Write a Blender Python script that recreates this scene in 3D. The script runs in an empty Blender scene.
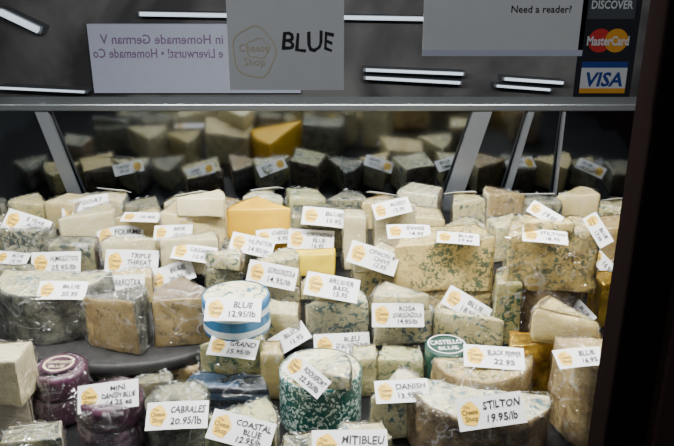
import bpy, math, random, bmesh
from mathutils import Vector, Matrix, noise
random.seed(4)
C = bpy.context.scene.collection
RAD = math.radians
F = 723.0
PITCH = 20.0
EYE = Vector((0, 0, 1.5))

# ------------------------------------------------------------------ camera
cd = bpy.data.cameras.new("camera"); cam = bpy.data.objects.new("camera", cd); C.objects.link(cam)
cam.location = EYE; cam.rotation_euler = (RAD(90-PITCH), 0, 0)
cd.sensor_width = 36; cd.lens = F/674*36; cd.clip_start = 0.02
bpy.context.scene.camera = cam

def down(v): return RAD(PITCH)+math.atan((v-223)/F)
def on_plane_z(u, v, z):
    y = (EYE.z-z)/math.tan(down(v)); return at_depth(u, y, z)
def at_depth(u, y, z):
    d = y*math.cos(RAD(PITCH))+(EYE.z-z)*math.sin(RAD(PITCH))
    return Vector(((u-337)/F*d, y, z)), F/d
def at_y(u, v, y):
    z = EYE.z-y*math.tan(down(v)); return at_depth(u, y, z)

# ------------------------------------------------------------------ materials
def newmat(name):
    m = bpy.data.materials.new(name); m.use_nodes = True
    nt = m.node_tree; b = nt.nodes["Principled BSDF"]
    return m, nt, b
def N(nt, t, **kw):
    n = nt.nodes.new(t)
    for k, v in kw.items():
        if k in n.inputs: n.inputs[k].default_value = v
        else: setattr(n, k, v)
    return n
def rgba(c): return (c[0], c[1], c[2], 1)
def coords(nt):
    tc = N(nt, "ShaderNodeTexCoord"); oi = N(nt, "ShaderNodeObjectInfo")
    mu = N(nt, "ShaderNodeMath", operation='MULTIPLY'); mu.inputs[1].default_value = 37.0
    nt.links.new(oi.outputs["Random"], mu.inputs[0])
    return tc.outputs["Object"], mu.outputs[0]
def noise4(nt, co, w, scale, detail=4, rough=.55, dist=0.0):
    n = N(nt, "ShaderNodeTexNoise", noise_dimensions='4D')
    n.inputs["Scale"].default_value = scale; n.inputs["Detail"].default_value = detail
    n.inputs["Roughness"].default_value = rough; n.inputs["Distortion"].default_value = dist
    nt.links.new(co, n.inputs["Vector"]); nt.links.new(w, n.inputs["W"])
    return n.outputs["Fac"]
def ramp(nt, src, stops, interp='LINEAR'):
    r = N(nt, "ShaderNodeValToRGB"); r.color_ramp.interpolation = interp
    e = r.color_ramp.elements
    while len(e) < len(stops): e.new(0.5)
    for i, (p, c) in enumerate(stops):
        e[i].position = p; e[i].color = rgba(c)
    nt.links.new(src, r.inputs[0]); return r.outputs[0]
def mix(nt, fac, a, b):
    m = N(nt, "ShaderNodeMix", data_type='RGBA')
    for s, i in ((fac, 0), (a, 6), (b, 7)):
        if hasattr(s, "links"): nt.links.new(s, m.inputs[i])
        elif i == 0: m.inputs[0].default_value = s
        else: m.inputs[i].default_value = rgba(s)
    return m.outputs[2]
def bump(nt, b, src, strength, dist=.002, coat=False):
    bp = N(nt, "ShaderNodeBump"); bp.inputs["Strength"].default_value = strength
    bp.inputs["Distance"].default_value = dist
    nt.links.new(src, bp.inputs["Height"]); nt.links.new(bp.outputs[0], b.inputs["Coat Normal" if coat else "Normal"])

def paste_mat(name, base, vein, thr=.56, scale=70, coat=.3):
    m, nt, b = newmat(name); co, w = coords(nt)
    var = noise4(nt, co, w, 22, 4)
    basec = mix(nt, ramp(nt, var, [(.3, (0,)*3), (.7, (1,)*3)]), (base[0]*.76, base[1]*.71, base[2]*.56), tuple(min(1, c*1.06) for c in base))
    oi = N(nt, "ShaderNodeObjectInfo")
    basec = mix(nt, ramp(nt, oi.outputs["Random"], [(0, (0,)*3), (1, (.7,)*3)]), basec, (base[0]*.68, base[1]*.62, base[2]*.42))
    if vein:
        v = noise4(nt, co, w, scale, 7, .6, 1.6)
        f = ramp(nt, v, [(thr-.02, (0, 0, 0)), (thr+.05, (1, 1, 1))])
        big = noise4(nt, co, w, 25, 2)
        g = ramp(nt, big, [(.38, (.2,)*3), (.54, (1,)*3)])
        mm = N(nt, "ShaderNodeMath", operation='MULTIPLY')
        nt.links.new(f, mm.inputs[0]); nt.links.new(g, mm.inputs[1])
        col = mix(nt, mm.outputs[0], basec, vein)
        bump(nt, b, mm.outputs[0], -.3, .002)
    else:
        col = basec; bump(nt, b, noise4(nt, co, w, 150, 4), .15)
    nt.links.new(col, b.inputs["Base Color"])
    b.inputs["Roughness"].default_value = .42
    b.inputs["Coat Weight"].default_value = coat; b.inputs["Coat Roughness"].default_value = .1
    bump(nt, b, noise4(nt, co, w, 60, 3, .5, 2.0), .9, .006, True)
    return m
def rind_mat(name, a, c2, scale=40, rough=.7, coat=.3):
    m, nt, b = newmat(name); co, w = coords(nt)
    n = noise4(nt, co, w, scale, 8, .7)
    nt.links.new(ramp(nt, n, [(.38, a), (.60, c2)]), b.inputs["Base Color"])
    b.inputs["Roughness"].default_value = rough
    b.inputs["Coat Weight"].default_value = coat; b.inputs["Coat Roughness"].default_value = .12
    bump(nt, b, n, .6, .002)
    bump(nt, b, noise4(nt, co, w, 60, 3, .5, 2.0), .9, .006, True)
    return m
def plain(name, c, rough=.5, metal=0, emit=0, sp=.5):
    m, nt, b = newmat(name); co, w = coords(nt)
    n = noise4(nt, co, w, 30, 3)
    nt.links.new(mix(nt, n, tuple(x*.9 for x in c), tuple(min(1, x*1.05) for x in c)), b.inputs["Base Color"])
    b.inputs["Roughness"].default_value = rough; b.inputs["Metallic"].default_value = metal
    b.inputs["Specular IOR Level"].default_value = sp
    if emit:
        b.inputs["Emission Color"].default_value = rgba(c); b.inputs["Emission Strength"].default_value = emit
    return m
def striped(name, a, b2, scale, dist=1.5, axis='Z', cut=.45):
    m, nt, b = newmat(name); tc = N(nt, "ShaderNodeTexCoord")
    wv = N(nt, "ShaderNodeTexWave", bands_direction=axis); wv.inputs["Scale"].default_value = scale
    wv.inputs["Distortion"].default_value = dist; wv.inputs["Detail"].default_value = 2
    nt.links.new(tc.outputs["Object"], wv.inputs["Vector"])
    nt.links.new(ramp(nt, wv.outputs["Fac"], [(cut, a), (cut+.08, b2)]), b.inputs["Base Color"])
    b.inputs["Roughness"].default_value = .25
    return m
def foil_print(name, a, b2, scale=60, lo=.42, hi=.5):
    m, nt, b = newmat(name); co, w = coords(nt)
    v = noise4(nt, co, w, scale, 2, .4, 2.5)
    nt.links.new(ramp(nt, v, [(lo, a), (hi, b2)]), b.inputs["Base Color"])
    b.inputs["Roughness"].default_value = .28; b.inputs["Coat Weight"].default_value = .8
    bump(nt, b, noise4(nt, co, w, 60, 4), .5)
    return m

M = {}
M['stilton'] = paste_mat("stilton_paste", (.70, .54, .22), (.09, .12, .07), .50, 100)
M['pale'] = paste_mat("pale_blue_paste", (.78, .69, .36), (.06, .14, .12), .53, 74)
M['white'] = paste_mat("white_blue_paste", (.84, .80, .54), (.05, .15, .19), .525, 62)
M['green'] = paste_mat("green_blue_paste", (.64, .61, .30), (.05, .14, .08), .50, 76)
M['cream'] = paste_mat("cream_paste", (.84, .70, .34), None)
M['ivory'] = paste_mat("ivory_paste", (.86, .79, .53), None)
M['tan'] = paste_mat("tan_paste", (.52, .38, .17), (.15, .12, .055), .55, 66)
M['orange'] = paste_mat("orange_paste", (.95, .55, .010), None)
M['yellow'] = paste_mat("yellow_paste", (.95, .70, .03), None)
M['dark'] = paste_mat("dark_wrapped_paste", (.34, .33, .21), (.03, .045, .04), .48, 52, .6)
M['greyrind'] = rind_mat("grey_mould_rind", (.016, .017, .015), (.20, .195, .145), 50)
M['brownrind'] = rind_mat("brown_rind", (.045, .026, .012), (.25, .175, .085), 50)
M['tanrind'] = rind_mat("tan_rind", (.22, .14, .055), (.50, .37, .16), 60)
M['paleskin'] = rind_mat("pale_rind", (.48, .41, .22), (.76, .68, .41), 60)
M['gold'] = rind_mat("gold_foil", (.30, .16, .015), (.92, .60, .08), 60, .2, .8); M['gold'].node_tree.nodes["Principled BSDF"].inputs["Metallic"].default_value = .8
M['greenfoil'] = foil_print("green_printed_foil", (.012, .095, .085), (.52, .64, .58), 90, .53, .56)
M['bluelabel'] = striped("blue_banded_label", (.04, .17, .34), (.66, .75, .77), 11, .6, 'Z', .62)
M['darkgreen'] = rind_mat("dark_green_box", (.010, .05, .035), (.025, .09, .06), 15, .3, .6)
M['navy'] = striped("navy_stripes", (.008, .014, .028), (.04, .08, .14), 14)
M['maroon'] = rind_mat("maroon_pack", (.025, .006, .016), (.09, .025, .055), 35, .3, .7)
M['mauve'] = rind_mat("plum_pack", (.035, .010, .028), (.24, .15, .19), 60, .3, .8)
M['boxcream'] = rind_mat("cream_card_box", (.40, .34, .24), (.52, .46, .33), 20, .6, .2)
M['blackrind'] = rind_mat("black_wax_rind", (.008, .008, .008), (.022, .020, .019), 60, .6, .12)
M['black'] = plain("black_plastic", (.008, .008, .009), .45, 0, 0, .3)
M['card'] = plain("white_card", (.82, .82, .80), .6)
M['paper'] = plain("white_paper", (.66, .66, .66), .7)
M['ink'] = plain("black_ink", (.012, .012, .018), .6)
M['logo'] = plain("yellow_orange_ink", (.95, .58, .05), .6)
M['faintlogo'] = plain("faint_yellow_ink", (.62, .54, .36), .6)
M['redtext'] = plain("purple_letters", (.17, .09, .20), .5)
M['amber'] = plain("amber_ink", (.80, .35, .03), .5)
M['red'] = plain("red_ink", (.65, .03, .03), .5)
M['visablue'] = plain("blue_ink", (.02, .05, .28), .5)
M['white_ink'] = plain("white_ink", (.75, .75, .75), .5)
M['steel'] = plain("brushed_steel", (.16, .17, .175), .3, .8)
M['dimsteel'] = plain("dim_steel", (.18, .19, .205), .4, .6)
M['frame'] = plain("dark_brown_frame", (.009, .006, .0055), .9, 0, 0, 0)
M['frame2'] = plain("brown_frame_edge", (.03, .017, .014), .8, 0, 0, .08)
m, nt, b = newmat("dark_wall"); co, w = coords(nt)
nt.links.new(ramp(nt, noise4(nt, co, w, 2.2, 4, .5, .8), [(.40, (.016, .015, .017)), (.60, (.11, .108, .105))]), b.inputs["Base Color"]); b.inputs["Roughness"].default_value = .6
M['wall'] = m
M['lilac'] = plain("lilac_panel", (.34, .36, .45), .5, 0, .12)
M['glow_bar'] = plain("reflected_light", (.75, .86, 1.0), .5, 0, .9)  # emission imitates the reflected ceiling lights
M['tile'] = plain("floor_vinyl", (.12, .10, .09), .5)
m, nt, b = newmat("plastic_film"); nt.nodes.remove(b)
out = nt.nodes["Material Output"]; tr = N(nt, "ShaderNodeBsdfTransparent"); gl = N(nt, "ShaderNodeBsdfGlossy"); gl.inputs["Roughness"].default_value = .08
tr.inputs[0].default_value = (.99, .99, .985, 1)
fr = N(nt, "ShaderNodeLayerWeight"); fr.inputs["Blend"].default_value = .2
ms = N(nt, "ShaderNodeMixShader"); co, w = coords(nt); bp = N(nt, "ShaderNodeBump"); bp.inputs["Strength"].default_value = 1; bp.inputs["Distance"].default_value = .014
nt.links.new(noise4(nt, co, w, 36, 3, .5, 3.0), bp.inputs["Height"]); nt.links.new(bp.outputs[0], gl.inputs["Normal"]); nt.links.new(bp.outputs[0], fr.inputs["Normal"])
mr = N(nt, "ShaderNodeMapRange"); mr.inputs["To Min"].default_value = .08; mr.inputs["To Max"].default_value = .55
nt.links.new(fr.outputs["Facing"], mr.inputs["Value"])
nt.links.new(mr.outputs[0], ms.inputs[0]); nt.links.new(tr.outputs[0], ms.inputs[1]); nt.links.new(gl.outputs[0], ms.inputs[2])
cm = ramp(nt, noise4(nt, co, w, 14, 1, .5, 1.5), [(.488, (0,)*3), (.5, (.30,)*3), (.512, (0,)*3)])
df = N(nt, "ShaderNodeBsdfDiffuse"); df.inputs[0].default_value = (.85, .88, .88, 1)
ms2 = N(nt, "ShaderNodeMixShader"); nt.links.new(cm, ms2.inputs[0]); nt.links.new(ms.outputs[0], ms2.inputs[1]); nt.links.new(df.outputs[0], ms2.inputs[2])
nt.links.new(ms2.outputs[0], out.inputs[0])
M['film'] = m
m, nt, b = newmat("dark_mirror")
b.inputs["Base Color"].default_value = (.20, .215, .23, 1); b.inputs["Metallic"].default_value = 1
co, w = coords(nt); nt.links.new(ramp(nt, noise4(nt, co, w, 6, 3), [(.4, (.07,)*3), (.7, (.13,)*3)]), b.inputs["Roughness"])
M['mirror'] = m

# ------------------------------------------------------------------ mesh helpers
def mkobj(name, verts, faces, mats, midx=None, parent=None, smooth=False, label=None, category=None, **props):
    me = bpy.data.meshes.new(name); me.from_pydata([tuple(v) for v in verts], [], faces)
    for mm in mats: me.materials.append(mm)
    if midx: me.polygons.foreach_set("material_index", midx)
    if smooth: me.polygons.foreach_set("use_smooth", [True]*len(me.polygons))
    me.update()
    o = bpy.data.objects.new(name, me); C.objects.link(o)
    if parent: o.parent = parent
    if label: o["label"] = label
    if category: o["category"] = category
    for k, v in props.items(): o[k] = v
    return o
def fixn(o):
    bm = bmesh.new(); bm.from_mesh(o.data); bmesh.ops.recalc_face_normals(bm, faces=bm.faces); bm.to_mesh(o.data); bm.free(); return o
def box(name, lo, hi, mat, bev=0.0, **kw):
    x0, y0, z0 = lo; x1, y1, z1 = hi
    v = [(x0,y0,z0),(x1,y0,z0),(x1,y1,z0),(x0,y1,z0),(x0,y0,z1),(x1,y0,z1),(x1,y1,z1),(x0,y1,z1)]
    f = [(0,3,2,1),(4,5,6,7),(0,1,5,4),(1,2,6,5),(2,3,7,6),(3,0,4,7)]
    o = mkobj(name, v, f, [mat], **kw)
    if bev:
        bm = o.modifiers.new("bevel", 'BEVEL'); bm.width = bev; bm.segments = 2
    return o

def outline(kind, w, d):
    P = []
    def seg(a, b, n, fl):
        for i in range(n):
            t = i/n; P.append((a[0]+(b[0]-a[0])*t, a[1]+(b[1]-a[1])*t, fl))
    if kind == 'block':
        a, b_, c, e = (-w/2,-d/2), (w/2,-d/2*random.uniform(.7,1)), (w/2*random.uniform(.72,1),d/2), (-w/2*random.uniform(.72,1),d/2)
        seg(a,b_,20,0); seg(b_,c,12,1); seg(c,e,16,1); seg(e,a,12,0)
    elif kind == 'wheel':
        for i in range(64):
            t = 2*math.pi*i/64; P.append((w/2*math.cos(t), d/2*math.sin(t), 1))
    elif kind == 'halfback':
        seg((w/2,d/2),(-w/2,d/2),20,0)
        for i in range(40):
            t = math.pi+math.pi*i/40; P.append((w/2*math.cos(t), d/2+d*math.sin(t), 1))
    elif kind in ('wedge', 'wedgeleft'):
        th = math.asin(min(.95, d/w)) if w > d else RAD(70)
        pts = []
        for i in range(22): t = i/22; pts.append((-w/2+w*t, -d/2, 0))
        for i in range(14): t = th*i/14; pts.append((-w/2+w*math.cos(t), -d/2+w*math.sin(t) if w > d else -d/2+d*math.sin(t)/math.sin(th), 1))
        e = (-w/2+w*math.cos(th), d/2)
        for i in range(20): t = i/20; pts.append((e[0]+(-w/2-e[0])*t, e[1]+(-d/2-e[1])*t, 0))
        if kind == 'wedgeleft':
            k = [(-x, y) for x, y, f in pts]; fl = [f for x, y, f in pts]
            k = k[::-1]; fl = fl[::-1]; fl = fl[1:]+fl[:1]
            pts = [(k[i][0], k[i][1], fl[i]) for i in range(len(k))]
        P = pts
    return P
def shell(P, h, r, off, amp, freq, seed, select=None, ridge=0):
    n = len(P); cx = sum(p[0] for p in P)/n; cy = sum(p[1] for p in P)/n
    rows = [('s',.3,0),('s',.65,0),('i',r,0),('i',r*.35,r*.25),('i',0,r)]
    mrows = max(2, int(h/.010))
    for k in range(1, mrows): rows.append(('i',0,r+(h-2*r)*k/mrows))
    rows += [('i',0,h-r),('i',r*.35,h-r*.25),('i',r,h),('s',.82,h),('s',.6,h),('s',.4,h),('s',.2,h)]
    sd = int(seed)
    so = Vector((seed*3.7, seed*1.3, seed*2.1))
    slope = (((sd*7)%5)-2)*.05 if freq and amp > .001 else 0
    V = []; R = len(rows)
    def disp(p, fix, rad=None):
        q = p+noise.noise_vector(p*freq+so)*amp+noise.noise_vector(p*freq*3.1+so)*amp*.4
        if ridge and rad is not None:
            k = 1-abs(noise.noise(p*60+so))*2.5
            q = q+rad*max(0, k)**3*ridge
        q.z += slope*p.x*(p.z/h)
        if fix: q.z = 0
        return q
    for j, (t, a, z) in enumerate(rows):
        for (x, y, f) in P:
            dx, dy = x-cx, y-cy; L = math.hypot(dx, dy) or 1e-6
            s = a if t == 's' else max(.1, 1-a/L)
            s2 = s+off/L if t == 'i' else s
            zz = z+(off if z > h*.9 else 0)
            rad = Vector((dx/L, dy/L, 0)) if z < h*.95 else Vector((0, 0, 1))
            V.append(disp(Vector((cx+dx*s2, cy+dy*s2, zz)), j <= 2, rad))
    V.append(Vector((cx, cy, 0))); V.append(disp(Vector((cx, cy, h+off)), False))
    Fc = []; tag = []
    top0 = R-5
    for j in range(R-1):
        for i in range(n):
            k = (i+1) % n
            Fc.append((j*n+i, j*n+k, (j+1)*n+k, (j+1)*n+i)); tag.append(('top' if j >= top0 else 'side', P[i][2]))
    for i in range(n):
        k = (i+1) % n
        Fc.append((R*n, k, i)); tag.append(('bottom', 0))
        Fc.append((R*n+1, (R-1)*n+i, (R-1)*n+k)); tag.append(('top', 0))
    if select:
        keep = [f for f, t in zip(Fc, tag) if select(t)]
        used = sorted({i for f in keep for i in f}); mp = {a: b for b, a in enumerate(used)}
        V = [V[i] for i in used]; Fc = [tuple(mp[i] for i in f) for f in keep]
    return V, Fc

TOP = {'deck': .80, 'mid': .85, 'back': .90, 'tray': .8735}
CH = []; KEY = {}
cnt = [0]
NAMES = {'block':'cheese_block','wheel':'round_cheese','halfback':'half_round_cheese','wedge':'cheese_wedge','wedgeleft':'cheese_wedge'}
def cheese(key, kind, u, vb, on, wpx, hpx, depth, paste, rind, wrap=0, yaw=0, rindtop=False, label="", name=None, cat="cheese", r=.0035, amp=.0020, part="rind", pos=None, dims=None):
    cnt[0] += 1
    z0 = TOP[on]
    if pos: p = Vector((pos[0], pos[1], z0)); w, h = dims
    else:
        p, s = on_plane_z(u, vb, z0)
        w = wpx/s; h = hpx/(s*math.cos(down(vb-hpx/2)))
        if kind == 'wheel': depth = w
    seed = cnt[0]
    P = outline(kind, w, depth)
    V, Fc = shell(P, h, min(r, h*.3), 0, amp, 28, seed)
    o = mkobj(name or NAMES[kind], V, Fc, [M[paste]], smooth=True, label=label, category=cat, group="cheeses in the display case")
    o.location = (p.x, p.y+depth/2, z0+.0005); o.rotation_euler = (0, 0, RAD(yaw))
    if rind:
        sel = lambda t: (t[0] == 'side' and t[1]) or (rindtop and t[0] == 'top')
        V, Fc = shell(P, h, min(r, h*.3), .0012, amp, 28, seed, sel)
        mkobj(part, V, Fc, [M[rind]], smooth=True, parent=o)
    if wrap: CH.append((o, P, h, r, seed))
    TOP[key] = z0+h; KEY[key] = o; KEY[key+'_d'] = (w, depth, h)
    return o

# ------------------------------------------------------------------ display case
case = bpy.data.objects.new("display_case", None); C.objects.link(case); case.location = (0, .76, 0)
case["label"] = "refrigerated deli display case with stepped black shelf and dark frame"; case["category"] = "display case"
def part(o):
    o.parent = case; o.matrix_parent_inverse = Matrix.Translation((0, -.76, 0)); return o
X0, X1 = -1.0, .85
prof = [(.77,.74),(.77,.80),(1.13,.80),(1.13,.85),(1.33,.85),(1.33,.90),(1.74,.90),(1.74,.74)]
v = [(X0,y,z) for y,z in prof]+[(X1,y,z) for y,z in prof]; n = len(prof)
f = [tuple(range(n)), tuple(range(2*n-1, n-1, -1))]+[(i, i+n, (i+1)%n+n, (i+1)%n) for i in range(n)]
part(fixn(mkobj("shelf", v, f, [M['black']])))
part(box("cabinet_base", (X0,.77,0), (X1,1.78,.74), M['frame']))
part(box("side_panel", (X0-.02,.77,.74), (X0,1.80,1.9), M['steel']))
part(box("side_panel", (X1,.77,.74), (X1+.02,1.80,1.9), M['frame']))
part(box("header_bar", (X0,.70,1.56), (X1,.80,1.62), M['frame']))

# ------------------------------------------------------------------ cheeses
W = 1
cheese('blackwheel','wheel',0,0,'mid',0,0,.27,'blackrind','blackrind',0,0,rindtop=True,r=.007,amp=.0012,pos=(-.385,1.035),dims=(.41,.0225),label="flat black-rinded cheese wheel under grey-rinded cheeses")
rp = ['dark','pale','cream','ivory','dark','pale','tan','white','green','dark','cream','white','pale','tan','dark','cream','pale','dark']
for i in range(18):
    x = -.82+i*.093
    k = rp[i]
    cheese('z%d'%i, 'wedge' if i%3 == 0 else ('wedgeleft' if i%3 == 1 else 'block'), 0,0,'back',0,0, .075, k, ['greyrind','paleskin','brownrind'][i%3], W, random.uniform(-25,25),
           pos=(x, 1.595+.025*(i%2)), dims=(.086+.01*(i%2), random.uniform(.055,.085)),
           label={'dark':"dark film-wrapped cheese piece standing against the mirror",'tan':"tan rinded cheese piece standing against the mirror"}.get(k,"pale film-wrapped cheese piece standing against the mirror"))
# upper step
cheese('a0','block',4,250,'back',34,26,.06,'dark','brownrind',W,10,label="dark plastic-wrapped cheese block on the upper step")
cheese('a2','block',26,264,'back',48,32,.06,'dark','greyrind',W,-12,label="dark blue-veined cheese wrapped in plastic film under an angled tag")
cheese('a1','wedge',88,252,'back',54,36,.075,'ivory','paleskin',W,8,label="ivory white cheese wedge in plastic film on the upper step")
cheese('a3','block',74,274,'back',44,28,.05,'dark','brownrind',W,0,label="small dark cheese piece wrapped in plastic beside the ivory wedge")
cheese('a4','wedge',140,250,'back',44,32,.07,'cream','paleskin',W,-6,label="small cream cheese wedge on the upper step")
cheese('a5','block',194,256,'back',62,40,.09,'cream','paleskin',W,4,label="pale cream cheese block carrying a smaller piece")
cheese('a5b','wedge',202,217,'a5',48,18,.07,'ivory','paleskin',0,-5,label="small ivory cheese wedge on top of a cream block")
cheese('a6','wedgeleft',264,250,'back',66,40,.10,'orange','orange',0,-12,label="bright yellow-orange cheddar wedge on the upper step")
cheese('a7','block',320,260,'back',56,42,.07,'dark','greyrind',W,5,label="blue cheese slab in cloudy plastic film on the upper step")
cheese('a8','block',392,266,'back',40,58,.05,'ivory','paleskin',W,10,label="upright ivory cheese piece under a tilted tag")
cheese('a10','block',418,246,'back',52,28,.08,'cream','tanrind',W,-4,label="cream cheese block with tan rind behind a big blue piece")
cheese('a11','wedge',466,252,'back',44,24,.08,'pale','brownrind',W,-8,label="pale blue cheese wedge on the upper step")
cheese('tri','wedgeleft',132,275,'back',54,34,.04,'ivory','brownrind',W,-3,label="soft white triple cream wedge on the upper step")
cheese('L9','wedge',190,276,'back',56,36,.045,'ivory','greyrind',W,8,label="ivory cheese wedge wrapped in shiny plastic film")
cheese('yel','block',312,277,'back',46,22,.03,'yellow','yellow',0,-3,label="small bright yellow cheese slab")
cheese('a12','block',354,270,'back',22,52,.05,'ivory','paleskin',W,4,label="narrow ivory cheese stick standing upright")
cheese('b1','block',240,276,'back',34,30,.04,'dark','greyrind',W,4,label="dark wrapped piece of blue cheese")
cheese('b6','block',505,262,'back',30,36,.06,'pale','brownrind',W,12,label="pale veined cheese piece beside a tall stack")
# middle step
cheese('L8','block',12,315,'mid',48,40,.045,'dark','greyrind',W,4,label="grey wrapped cheese piece at the case end")
cheese('L7','wedge',64,314,'mid',54,32,.045,'pale','greyrind',W,-3,label="pale veined cheese wedge behind the large grey wheel")
cheese('L6','wedge',126,314,'mid',56,38,.045,'cream','brownrind',W,3,label="cream cheese wedge with brown rind in plastic")
cheese('L1','halfback',40,345,'tray',116,46,.11,'white','greyrind',W,-4,rindtop=False,amp=.0035,label="large cut wheel of blue cheese with grey mouldy rind")
cheese('L2','wedge',121,352,'tray',60,50,.07,'tan','greyrind',W,-20,rindtop=True,amp=.003,label="grey-brown rinded cheese wedge in plastic film")
cheese('L3','wedgeleft',184,346,'tray',62,46,.09,'tan','brownrind',W,10,rindtop=True,amp=.003,label="greyish tan cheese wedge with brown rind in film")
cheese('L10','block',224,316,'mid',34,46,.05,'dark','greyrind',W,6,label="narrow dark wrapped blue cheese")
cheese('L10b','wedge',226,270,'L10',36,14,.045,'pale','brownrind',W,-14,label="thin pale cheese wedge lying on a wrapped block")
cheese('M1','wedgeleft',274,320,'mid',54,32,.06,'white','greyrind',W,-4,label="white blue-veined cheese piece at the bottom of a pair")
cheese('M1b','wedge',273,287,'M1',50,26,.06,'pale','paleskin',W,5,label="pale blue-veined wedge stacked on another")
cheese('M1c','block',282,346,'mid',38,32,.05,'pale','brownrind',W,-8,label="small pale veined cheese chunk")
cheese('M3','wedge',336,340,'mid',62,36,.07,'white','greyrind',W,3,label="white blue-veined cheese wedge facing the glass")
cheese('M3b','wedgeleft',330,302,'M3',54,14,.055,'pale','brownrind',W,-10,label="thin pale veined wedge on top of a white wedge")
cheese('M4','block',374,314,'mid',42,42,.05,'pale','tanrind',W,0,label="pale veined cheese block on the middle step")
cheese('M4b','wedge',372,272,'M4',44,18,.05,'ivory','paleskin',W,12,label="ivory cheese wedge stacked on a veined block")
cheese('M6','block',402,346,'mid',58,36,.07,'white','greyrind',W,2,label="squarish white blue-veined cheese block")
cheese('M6b','wedgeleft',402,310,'M6',56,14,.06,'pale','brownrind',W,-5,label="pale veined wedge lying on a white block")
cheese('M7','wedgeleft',470,347,'mid',68,30,.075,'pale','tanrind',W,-8,label="cream blue-veined wedge with a tilted tag on top")
cheese('M5s','block',446,318,'mid',88,26,.07,'stilton','brownrind',W,0,label="flat blue-veined cheese slab under a big block")
cheese('M5','block',444,294,'M5s',98,50,.09,'stilton','tanrind',0,-3,amp=.0035,label="big golden cheese block densely flecked with blue-green mould")
cheese('R2','halfback',548,344,'mid',88,52,.09,'brownrind','brownrind',W,3,rindtop=True,amp=.004,label="brown-rinded half wheel at the bottom of a tall stack")
cheese('R1','block',552,292,'R2',88,56,.10,'stilton','brownrind',W,-8,amp=.007,label="large crumbly veined cheese chunk on top of a stack")
cheese('R1b','wedge',545,237,'R1',54,14,.06,'stilton','greyrind',0,10,amp=.003,label="small crumbly cheese wedge crowning the stack")
cheese('R2b','wedge',503,345,'mid',26,60,.05,'green','brownrind',W,8,label="narrow greenish veined wedge standing beside a stack")
cheese('R5','block',614,276,'back',40,48,.07,'tan','brownrind',W,5,label="tall tan cheese in cloudy film by the frame")
cheese('R6','block',612,330,'mid',32,44,.06,'gold','gold',0,0,name="foil_cheese_package",amp=.0035,label="crumpled gold foil package beside a tall stack",part="foil_end")
# lower deck
cheese('gold','block',552,401,'deck',92,54,.045,'gold','gold',0,0,name="foil_cheese_package",amp=.006,label="crumpled gold foil wrapped cheese package",part="foil_end")
cheese('R3','wedgeleft',568,348,'gold',64,32,.065,'cream','tanrind',W,-16,r=.012,label="rounded cream cheese wedge resting on gold foil")
cheese('R4','halfback',586,448,'deck',50,76,.09,'tan','tanrind',W,-4,amp=.003,label="tall tan-rinded half wheel wrapped in film near the frame")
cheese('M2','wedge',233,398,'deck',60,54,.045,'green','paleskin',W,3,label="blue-green veined cheese chunk under a labelled round")
cheese('M2b','wheel',233,344,'M2',68,34,.1,'white','bluelabel',0,0,amp=.0005,label="small round cheese with blue and white banded wrapper",part="printed_wrapper")
cheese('M8','wheel',320,442,'deck',84,48,.1,'white','greenfoil',0,20,amp=.0008,label="round blue cheese in green and white printed foil",part="printed_foil")
cheese('M8b','wedge',326,388,'M8',60,16,.06,'white','greyrind',W,-15,label="thin blue-veined wedge lying on a foil-wrapped round")
cheese('M9b','block',400,396,'deck',46,34,.045,'green','paleskin',W,-5,label="pale greenish veined cheese piece")
cheese('M9','wedge',396,440,'deck',58,44,.07,'white','paleskin',W,6,label="white blue-veined wedge in loose plastic film")
cheese('gbox','wheel',447,400,'deck',42,42,.06,'darkgreen','darkgreen',0,0,name="cheese_box",amp=.0002,r=.002,label="round dark green cheese box with white lettering",cat="cheese box",part="box_side")
cheese('M10','halfback',486,428,'deck',100,44,.075,'stilton','tanrind',W,-3,amp=.003,label="half wheel of cheese with pale brown rind")
cheese('M11','halfback',484,474,'deck',150,46,.095,'white','brownrind',W,-3,amp=.004,label="large chunky blue-veined half wheel with rough brown rind")
cheese('F3','block',2,442,'deck',52,36,.06,'boxcream','boxcream',W,14,name="cheese_package",amp=.001,label="pale film-wrapped cheese package at the bottom of a stack",part="package_end")
cheese('F3b','block',0,406,'F3',52,42,.06,'ivory','paleskin',W,-8,name="cheese_package",amp=.002,label="pale film-wrapped cheese package stacked on another",part="package_end")
cheese('F1','wheel',52,430,'deck',54,24,.07,'mauve','maroon',W,0,name="cheese_package",r=.006,amp=.0025,label="round maroon cheese package under another",part="wrapper_edge")
cheese('F1b','wheel',53,404,'F1',54,22,.07,'mauve','maroon',W,0,name="cheese_package",r=.006,amp=.0025,label="round maroon cheese package with a printed label on top",part="wrapper_edge")
cheese('F2','wheel',106,460,'deck',68,24,.08,'mauve','mauve',W,0,name="cheese_package",r=.008,amp=.003,label="plum film-wrapped round cheese package",part="wrapper_edge")
cheese('F2b','wheel',103,436,'F2',66,22,.08,'mauve','maroon',W,0,name="cheese_package",r=.008,amp=.003,label="plum film-wrapped round package under a price tag",part="wrapper_edge")
cheese('F4','wheel',174,460,'deck',62,42,.08,'dark','greyrind',W,0,label="dark round cheese in crinkled clear film",amp=.002)
cheese('F5','block',225,416,'deck',88,26,.045,'navy','navy',W,-2,name="cheese_package",label="dark navy striped cheese package",part="package_end")
cheese('F10','wedge',148,410,'deck',48,26,.05,'dark','greyrind',W,5,label="small dark wrapped cheese wedge on the lower deck")
cheese('F11','block',96,398,'deck',36,26,.04,'dark','brownrind',W,-5,label="small brown wrapped cheese piece on the lower deck")
cheese('F13','wedge',184,394,'deck',38,26,.045,'tan','brownrind',W,-8,label="small tan cheese wedge in film on the lower deck")
cheese('F14','block',18,392,'deck',36,30,.04,'dark','greyrind',W,6,label="small grey wrapped cheese piece behind maroon packages")
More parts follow.
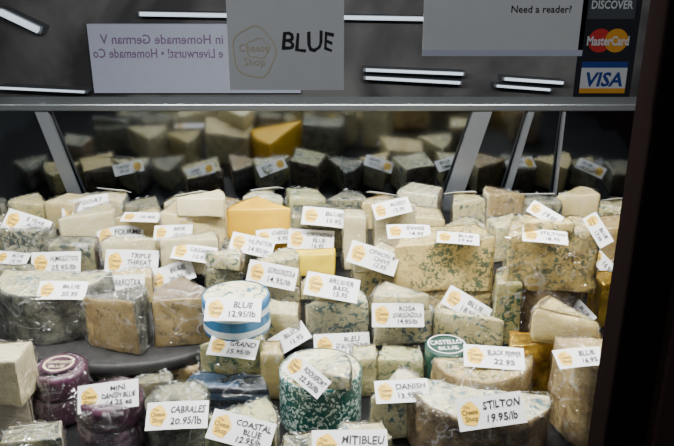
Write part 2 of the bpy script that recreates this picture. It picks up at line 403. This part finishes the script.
cheese('F15','block',272,400,'deck',22,44,.045,'cream','brownrind',W,6,label="narrow cream cheese piece standing beside printed foil")
cheese('F12','block',364,398,'deck',24,38,.045,'pale','paleskin',W,0,label="narrow pale veined cheese piece behind printed foil")
cheese('F6','wedge',244,467,'deck',70,42,.07,'green','paleskin',W,-6,label="greenish veined cheese wedge under a large tag")
cheese('F7','block',362,476,'deck',56,34,.04,'white','paleskin',W,0,label="white blue-veined block under a wide tag")
cheese('F8','block',302,478,'deck',38,28,.035,'dark','brownrind',W,6,label="dark wrapped cheese piece beside a round foil cheese")
cheese('F9','block',32,474,'deck',56,30,.045,'dark','boxcream',W,12,name="cheese_package",label="grey wrapped cheese package beside stacked packages",part="package_end")

# ------------------------------------------------------------------ lettering
tcache = {}
def textmesh(s, bold=0.0):
    k = (s, bold)
    if k in tcache: return tcache[k]
    cu = bpy.data.curves.new("t", 'FONT'); cu.body = s; cu.size = 1; cu.resolution_u = 2; cu.offset = bold
    o = bpy.data.objects.new("t", cu); C.objects.link(o)
    dg = bpy.context.evaluated_depsgraph_get()
    me = bpy.data.meshes.new_from_object(o.evaluated_get(dg))
    vs = [tuple(v.co) for v in me.vertices]; fs = [tuple(p.vertices) for p in me.polygons]
    bpy.data.objects.remove(o); bpy.data.meshes.remove(me); bpy.data.curves.remove(cu)
    xs = [v[0] for v in vs]; ys = [v[1] for v in vs]
    r = (vs, fs, min(xs), max(xs), min(ys), max(ys)); tcache[k] = r; return r
class Flat:
    def __init__(s): s.v = []; s.f = []; s.m = []
    def add(s, vs, fs, mi):
        b = len(s.v); s.v += vs; s.f += [tuple(i+b for i in f) for f in fs]; s.m += [mi]*len(fs)
    def rect(s, x0, y0, x1, y1, z, mi): s.add([(x0,y0,z),(x1,y0,z),(x1,y1,z),(x0,y1,z)], [(0,1,2,3)], mi)
    def slab(s, w, h, t, mi, nx=8):
        vs = []; fs = []
        for i in range(nx+1):
            x = -w/2+w*i/nx
            vs += [(x,-h/2,0),(x,h/2,0),(x,h/2,-t),(x,-h/2,-t)]
        for i in range(nx):
            a = i*4; b = a+4
            fs += [(a,b,b+1,a+1),(a+1,b+1,b+2,a+2),(a+2,b+2,b+3,a+3),(a+3,b+3,b,a)]
        fs += [(0,1,2,3),(nx*4+3,nx*4+2,nx*4+1,nx*4)]
        s.add(vs, fs, mi)
    def disc(s, cx, cy, rx, ry, z, mi, n=20, inner=0, wob=0):
        vs = []
        for i in range(n):
            t = 2*math.pi*i/n; k = 1+wob*math.sin(5*t+1)
            vs.append((cx+rx*k*math.cos(t), cy+ry*k*math.sin(t), z))
        if inner:
            for i in range(n):
                t = 2*math.pi*i/n; k = inner*(1+wob*math.sin(5*t+1)); vs.append((cx+rx*k*math.cos(t), cy+ry*k*math.sin(t), z))
            s.add(vs, [(i,(i+1)%n,(i+1)%n+n,i+n) for i in range(n)], mi)
        else: s.add(vs, [tuple(range(n))], mi)
    def text(s, st, cx, cy, h, maxw, z, mi, bold=.012, shear=0, hand=0):
        vs, fs, x0, x1, y0, y1 = textmesh(st, bold)
        k = h/.72; kx = k
        if (x1-x0)*kx > maxw: kx = maxw/(x1-x0)
        ox = cx-(x0+x1)/2*kx; sd = random.uniform(0, 50)
        o = []
        for q in vs:
            x, y = q[0], q[1]
            if hand:
                nv = noise.noise_vector(Vector((x*1.3+sd, y*1.1, sd)))
                x += nv.x*hand; y += nv.y*hand*1.3
            o.append((ox+x*kx+shear*y*k, cy+(y-.36)*k, z))
        s.add(o, fs, mi)

# ------------------------------------------------------------------ price tags
TAGS = [ # u,v,width px,roll,lean(from horizontal),lines
 (26,224,46,-20,50,["5 YEAR","AGED","16.95"]),
 (12,258,34,-3,30,["BLUE","15.95"]),
 (85,206,46,14,40,["GOAT","20.95/lb"]),
 (56,263,49,1,62,["HUMBOLDT FOG","25.95/lb"]),
 (120,236,46,0,55,["FOURME","19.95/lb"]),
 (62,290,48,-3,30,["BLUE","20.95"]),
 (117,288,56,4,60,["GARROTXA","20.95/lb"]),
 (131,262,54,0,58,["TRIPLE","THREAT","25.95/lb"]),
 (171,275,46,18,58,["BLUE","20.95/lb"]),
 (141,217,38,-2,12,["15.95"]),
 (173,232,38,2,35,["BRIE","15.95"]),
 (194,253,44,-12,30,["CREAMY","12.95"]),
 (201,192,44,-4,15,["CHEVRE","14.95"]),
 (252,245,44,-14,45,["HUNTER","14.95/lb"]),
 (276,236,40,6,35,["CHEDDAR","9.95"]),
 (311,240,46,-4,55,["GORGONZOLA","BLUE","16.95"]),
 (326,217,48,-10,35,["BLUE","15.95"]),
 (272,275,50,-10,58,["GORGONZOLA","14.95/lb"]),
 (332,287,54,-12,45,["BRUDER","BASIL","15.95"]),
 (392,208,38,14,45,["AGED","12.95"]),
 (409,231,44,-2,22,["SWISS","14.95"]),
 (373,258,50,-20,55,["ONION &","CHIVE","12.95"]),
 (458,238,42,-6,15,["BLUE","17.95"]),
 (398,315,52,0,58,["ROSA","GORGONZOLA","14.95/lb"]),
 (233,309,56,-3,38,["BLUE","12.95/lb"]),
 (233,347,50,-4,28,["GRAND","15.95/lb"]),
 (287,340,46,32,40,["BLEU","13.95"]),
 (342,346,56,0,52,["BLEU","D'AUVERGNE","16.95/lb"]),
 (306,375,48,-38,45,["ROQUEFORT","22.95/lb"]),
 (402,391,54,2,30,["DANISH","13.95/lb"]),
 (467,306,48,-35,50,["BLUE","18.95/lb"]),
 (494,357,60,-3,22,["BLACK PEPPER","22.95"]),
 (580,357,50,3,22,["BLUE","16.95"]),
 (578,309,36,-48,50,["BLUE","14.95"]),
 (545,214,34,-35,40,["19.95"]),
 (598,230,34,-60,60,["BLUE","17.95"]),
 (604,264,32,-50,60,["16.95"]),
 (545,236,44,-6,20,["STILTON","18.95"]),
 (108,396,60,7,46,["MINI","DANISH BLUE","14.25 ea"]),
 (177,415,62,4,36,["CABRALES","20.95/lb"]),
 (241,431,66,-12,40,["COASTAL","BLUE","12.95/lb"]),
 (350,447,76,-2,36,["MITIBLEU","18.95/lb"]),
 (491,411,68,8,50,["STILTON","19.95/lb"]),
]
bpy.context.view_layer.update()
dg = bpy.context.evaluated_depsgraph_get()
hits = []
for t in TAGS:
    u, v = t[0], t[1]
    q = -(v-223)/F; a = RAD(PITCH)
    d = Vector(((u-337)/F, math.cos(a)+q*math.sin(a), -math.sin(a)+q*math.cos(a))).normalized()
    ok, loc, nrm, idx, ob, mx = bpy.context.scene.ray_cast(dg, EYE, d)
    hits.append((loc, d))
def tag_mesh(w, h, lines):
    fl = Flat(); fl.slab(w, h, .0006, 0)
    z = .0004
    lx = -w*.31
    fl.disc(lx, 0, w*.14, h*.38, z, 2, 22, 0, .07)
    fl.text("The", lx-w*.04, h*.22, h*.11, w*.1, z*2, 1, .0)
    fl.text("Cheese", lx, h*.06, h*.17, w*.23, z*2, 1, .01)
    fl.text("Shop", lx+w*.01, -h*.15, h*.17, w*.19, z*2, 1, .01)
    k = len(lines)
    th = {1:.32, 2:.245, 3:.20}[k]*h
    for i, st in enumerate(lines):
        fl.text(st, w*(.165+random.uniform(-.015,.015)), h*(.5-(i+.5)/k)*.80, th, w*.56, z*2, 1, .018, random.uniform(.0, .18), .12)
    bend = random.uniform(-1.4, .2)
    fl.v = [(a, b_, c+bend*(a*a)+bend*.3*a*b_) for a, b_, c in fl.v]
    return mkobj("price_tag", fl.v, fl.f, [M['card'], M['ink'], M['logo']], fl.m, category="price tag",
              label="white handwritten price tag reading "+" ".join(lines).lower().replace("/lb","").replace("&","and"), group="handwritten price tags")
for t, (loc, d) in zip(TAGS, hits):
    u, v, wpx, roll, lean, lines = t
    pos = loc-d*(.021 if v < 400 else .028)
    dep = pos.y*math.cos(RAD(PITCH))+(EYE.z-pos.z)*math.sin(RAD(PITCH))
    w = wpx/F*dep
    o = tag_mesh(w, w*.46, lines)
    o.matrix_world = Matrix.Translation(pos) @ Matrix.Rotation(RAD(random.uniform(-6,6)), 4, 'Z') @ Matrix.Rotation(RAD(lean), 4, 'X') @ Matrix.Rotation(RAD(roll), 4, 'Z')
for i, st in ((3,"GOAT"),(5,"BRIE"),(7,"BLUE"),(10,"SWISS"),(12,"BLUE"),(14,"STILTON"),(16,"BLUE")):
    kk = KEY['z%d'%i]
    o = tag_mesh(.075, .036, [st, "%d.95" % (12+i%6)])
    o.matrix_world = Matrix.Translation((kk.location.x, kk.location.y+.02, TOP['z%d'%i]+.004)) @ Matrix.Rotation(RAD(180+random.uniform(-20,20)), 4, 'Z') @ Matrix.Rotation(RAD(25), 4, 'X') @ Matrix.Rotation(RAD(random.uniform(-35,35)), 4, 'Z')

# ------------------------------------------------------------------ film wraps
def fan(V, Fc, P, h, seed):
    """gathered ruffled edge of the film at one end of the piece"""
    rnd = random.Random(seed)
    side = 1 if rnd.random() < .5 else -1
    ex = max(P, key=lambda p: p[0]*side)
    base = Vector((ex[0]*.8, ex[1]*.6, h*.8))
    b0 = len(V); na, nr = 22, 5; R = rnd.uniform(.020, .030)
    tilt = rnd.uniform(.2, .9)
    for j in range(nr+1):
        for i in range(na+1):
            t = -1.25+2.5*i/na; q = j/nr
            ruf = math.sin(i*1.9+seed)*.006*q+rnd.uniform(-.001, .001)
            x = side*(math.cos(t)*R*q*(1+.15*math.sin(i*2.3))); y = math.sin(t)*R*q*1.1
            V.append(base+Vector((x*math.cos(tilt), y, abs(x)*math.sin(tilt)+ruf)))
    for j in range(nr):
        for i in range(na):
            a = b0+j*(na+1)+i; Fc.append((a, a+1, a+na+2, a+na+1))
for o, P, h, r, seed in CH:
    V, Fc = shell(P, h, min(r*1.6, h*.35), .0022, .0026, 40, seed+.5, None, .0055)
    V = [Vector((p.x, p.y, max(p.z, .0003))) for p in V]
    if seed % 3 == 0 and h > .03: fan(V, Fc, P, h, seed)
    mkobj("plastic_wrap", V, Fc, [M['film']], smooth=True, parent=o, label="clear crinkled plastic film")

# ------------------------------------------------------------------ box lettering
def flat_on(name, fl, mats, pos, rot, parent):
    o = mkobj(name, fl.v, fl.f, mats, fl.m)
    o.parent = parent; o.location = pos; o.rotation_euler = (RAD(rot[0]), 0, RAD(rot[1]))
    return o
gw, gd, gh = KEY['gbox_d']
fl = Flat(); fl.disc(0,0,gw*.46,gw*.46,0,0,32,.92); fl.text("CASTELLO", 0, .007, .014, gw*.78, 0, 0, .02); fl.text("BLUE", 0, -.013, .011, gw*.5, 0, 0, .02)
flat_on("lid_lettering", fl, [M['white_ink']], (0, 0, gh+.003), (0, 6), KEY['gbox'])
fl = Flat(); fl.disc(0,0,.030,.030,0,0,32); fl.disc(0,0,.024,.024,.0002,1,32,.85); fl.text("DANISH", 0,.004,.008,.036,.0003,1); fl.text("BLUE", 0,-.009,.008,.03,.0003,1)
flat_on("lid_label", fl, [M['maroon'], M['paleskin']], (0,0,TOP['F1b']-TOP['F1']+.006), (0,0), KEY['F1b'])

# ------------------------------------------------------------------ case back: mirror, rail, reflected posts
def slab_tilt(name, zb, zt, yb, yt, th, mat, x0=X0, x1=X1):
    vs = [(x0,yb,zb),(x1,yb,zb),(x1,yb+th,zb),(x0,yb+th,zb),(x0,yt,zt),(x1,yt,zt),(x1,yt+th,zt),(x0,yt+th,zt)]
    return part(mkobj(name, vs, [(0,3,2,1),(4,5,6,7),(0,1,5,4),(1,2,6,5),(2,3,7,6),(3,0,4,7)], [mat]))
slab_tilt("mirror_panel", .902, 1.165, 1.755, 1.720, .012, M['mirror'])
part(box("metal_rail", (X0,1.700,1.163), (X1,1.80,1.180), M['steel'], .003))
def reflected_post(ua, va, ub, vb, wid):  # solid strips standing in for reflections of sliding-door posts
    a, _ = at_y(ua, va, 1.705); b_, _ = at_y(ub, vb, 1.735)
    d = (b_-a).normalized(); nn = Vector((d.z, 0, -d.x)).normalized()*wid/2
    vs = [a-nn, a+nn, b_+nn, b_-nn]; vs = vs+[q+Vector((0,.012,0)) for q in vs]
    part(fixn(mkobj("reflected_post", vs, [(0,1,2,3),(7,6,5,4),(0,4,5,1),(1,5,6,2),(2,6,7,3),(3,7,4,0)], [M['dimsteel']])))
reflected_post(38,104,82,215,.030); reflected_post(484,108,444,225,.044); reflected_post(532,110,498,225,.014); reflected_post(565,110,552,225,.006)

# front frame
gy = .75
part(box("frame_post", (.322,gy-.02,.0), (.372,gy+.03,2.1), M['frame'], .004))
part(box("frame_post", (.374,gy-.035,.0), (.52,gy+.03,2.1), M['frame2'], .004))
part(box("front_sill", (X0,gy-.02,.0), (.322,gy+.02,.80), M['frame'], .003))

# ------------------------------------------------------------------ signs on the glass
sy = gy-.0045
def glass_sign(name, u0, u1, v1, ztop, build, mats, label, cat):
    a, s = at_y(u0, v1*.5, sy); b_, s = at_y(u1, v1*.5, sy)
    lo, _ = at_y(u0, v1, sy)
    w = b_.x-a.x; h = ztop-lo.z
    fl = Flat(); fl.slab(w, h, .0004, 0, 2); build(fl, w, h)
    o = mkobj(name, fl.v, fl.f, mats, fl.m, label=label, category=cat)
    o.matrix_world = Matrix.Translation(((a.x+b_.x)/2, sy, lo.z+h/2)) @ Matrix.Rotation(RAD(90), 4, 'X')
    return o
px = .72/F
def b_blue(fl, w, h):
    y = -h/2+ (90-41)*px
    fl.text("BLUE", w*.18, y, 19*px, 52*px, .0004, 1, .015, .12, .12)
    cx = -w/2+26*px; cy = -h/2+38*px
    fl.disc(cx, cy, 22*px, 26*px, .0003, 2, 28, .95, .05); fl.disc(cx+4*px, cy+4*px, 12*px, 10*px, .0003, 2, 24, .92, .1)
    fl.text("Cheese", cx, cy+5*px, 8*px, 30*px, .0004, 2, 0, 0, .05); fl.text("Shop", cx, cy-9*px, 8*px, 22*px, .0004, 2, 0, 0, .05)
glass_sign("paper_sign", 228, 344, 90, 1.56, b_blue, [M['paper'], M['ink'], M['faintlogo']], "white paper sign with handwritten BLUE and faint yellow logo", "sign")
def b_need(fl, w, h):
    y = -h/2
    fl.text("Need a reader?", w*.22, y+46*px, 7*px, 80*px, .0004, 1, .01)
    fl.rect(-w/2, y, w/2, y+6*px, .0003, 2)
glass_sign("paper_sign", 423, 585, 56, 1.56, b_need, [M['paper'], M['ink'], M['lilac']], "white printed paper notice hung in the case window", "sign")
def b_cards(fl, w, h):
    y = -h/2
    fl.rect(-w*.40, y+4*px, w*.40, y+36*px, .0003, 1); fl.rect(-w*.40, y+30*px, w*.40, y+36*px, .0004, 2) ; fl.rect(-w*.40, y+4*px, w*.40, y+9*px, .0004, 3)
    fl.text("VISA", 0, y+18.5*px, 14*px, w*.7, .0005, 2, .03, .15)
    fl.disc(-w*.14, y+57*px, w*.2, w*.2, .0003, 5); fl.disc(w*.14, y+57*px, w*.2, w*.2, .0004, 3)
    fl.text("MasterCard", 0, y+57*px, 9*px, w*.72, .0006, 1, .03)
    fl.rect(-w*.40, y+78*px, w*.40, y+106*px, .0003, 4)
    fl.text("DISCOVER", 0, y+92*px, 8*px, w*.7, .0005, 1, .02)
glass_sign("card_sticker", 578, 636, 97, 1.56, b_cards, [M['ink'], M['white_ink'], M['visablue'], M['amber'], M['steel'], M['red']], "black sticker with credit card logos beside the dark frame", "sticker")

# ------------------------------------------------------------------ room behind
wy = 2.9
box("wall_back", (-3,wy,0), (3,wy+.1,2.8), M['wall'], kind="structure")
box("floor", (-3,-2,-.05), (3,3,0), M['tile'], kind="structure")
box("ceiling", (-3,-2,2.8), (3,3,2.85), M['wall'], kind="structure")
a, _ = at_y(90, 55, wy-.03); b_, _ = at_y(300, 55, wy-.03); hi, _ = at_y(90, 24, wy-.03); lo, _ = at_y(90, 93, wy-.03)
fl = Flat()
w_ = b_.x-a.x; h_ = hi.z-lo.z; cz = (hi.z+lo.z)/2; cx_ = (a.x+b_.x)/2
fl.slab(w_, h_, .03, 0, 2)
for st, u0, u1, vv in (("in Homemade German V", 100, 223, 39), ("e Liverwurst! • Homemade Co", 93, 223, 53)):
    p0, s = at_y(u0, vv, wy-.031); p1, s = at_y(u1, vv, wy-.031)
    vs, fs, x0, x1, y0, y1 = textmesh(st, .012)
    k = (p1.x-p0.x)/(x1-x0)
    fl.add([(p1.x-(q[0]-x0)*k-cx_, p0.z+(q[1]-.36)*13/s-cz, .001) for q in vs], fs, 1)
sg = mkobj("sign_board", fl.v, fl.f, [M['lilac'], M['redtext']], fl.m, label="pale lilac sign board with mirror-reversed purple lettering", category="sign")
sg.location = (cx_, wy-.03, cz); sg.rotation_euler = (RAD(90), 0, 0)
def glow_bar(u0, v0, u1, v1, wpx, gap=.08):  # solid glowing bars standing in for reflections of ceiling lights
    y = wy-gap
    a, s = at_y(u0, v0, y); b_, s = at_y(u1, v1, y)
    e = bpy.data.objects.new("ceiling_light_reflection", None); C.objects.link(e); e.location = a
    e["label"] = "glowing white bar standing in for a ceiling light reflection"; e["category"] = "light reflection"; e["group"] = "ceiling light reflections"
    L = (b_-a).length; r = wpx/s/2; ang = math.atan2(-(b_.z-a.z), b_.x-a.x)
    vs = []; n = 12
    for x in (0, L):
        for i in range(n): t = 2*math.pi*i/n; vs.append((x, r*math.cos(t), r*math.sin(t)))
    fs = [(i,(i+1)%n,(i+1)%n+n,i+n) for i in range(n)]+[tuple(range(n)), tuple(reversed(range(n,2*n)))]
    mkobj("glow_bar", vs, fs, [M['glow_bar']], parent=e, smooth=True)
    box("bar_backing", (-.01,r*1.02,-r*1.2), (L+.01,gap+.001,r*1.2), M['dimsteel'], parent=e)
    e.rotation_euler = (0, ang, 0)
glow_bar(140,14,425,19,4); glow_bar(366,70,463,74,3); glow_bar(366,78,460,83,3); glow_bar(505,79,563,83,3); glow_bar(497,86,550,90,2.5); glow_bar(0,88,84,92,2.5); glow_bar(0,12,38,30,7)

# ------------------------------------------------------------------ lights
def area(name, loc, tgt, sx, sy_, p, col=(1,1,1)):
    l = bpy.data.lights.new(name, 'AREA'); l.shape = 'RECTANGLE'; l.size = sx; l.size_y = sy_; l.energy = p; l.color = col
    o = bpy.data.objects.new(name, l); C.objects.link(o); o.location = loc
    o.rotation_euler = (Vector(tgt)-Vector(loc)).to_track_quat('-Z', 'Y').to_euler()
area("case_lamp", (-.05,.98,1.70), (-.05,1.3,.9), 1.5, .04, 42, (.99,1,.99))
area("rear_fill_light", (-.05,1.62,1.66), (-.05,1.35,.9), 1.5, .05, 9, (.96,.99,1))  # added fill without a fixture, brightens the cheese backs for the mirror
area("room_lamp", (-.6,-.6,2.6), (0,1.3,.9), 1.2, .6, 12, (.92,.96,1))
wd = bpy.data.worlds.new("world"); bpy.context.scene.world = wd; wd.use_nodes = True
wd.node_tree.nodes["Background"].inputs[0].default_value = (.75,.82,.88,1); wd.node_tree.nodes["Background"].inputs[1].default_value = .12
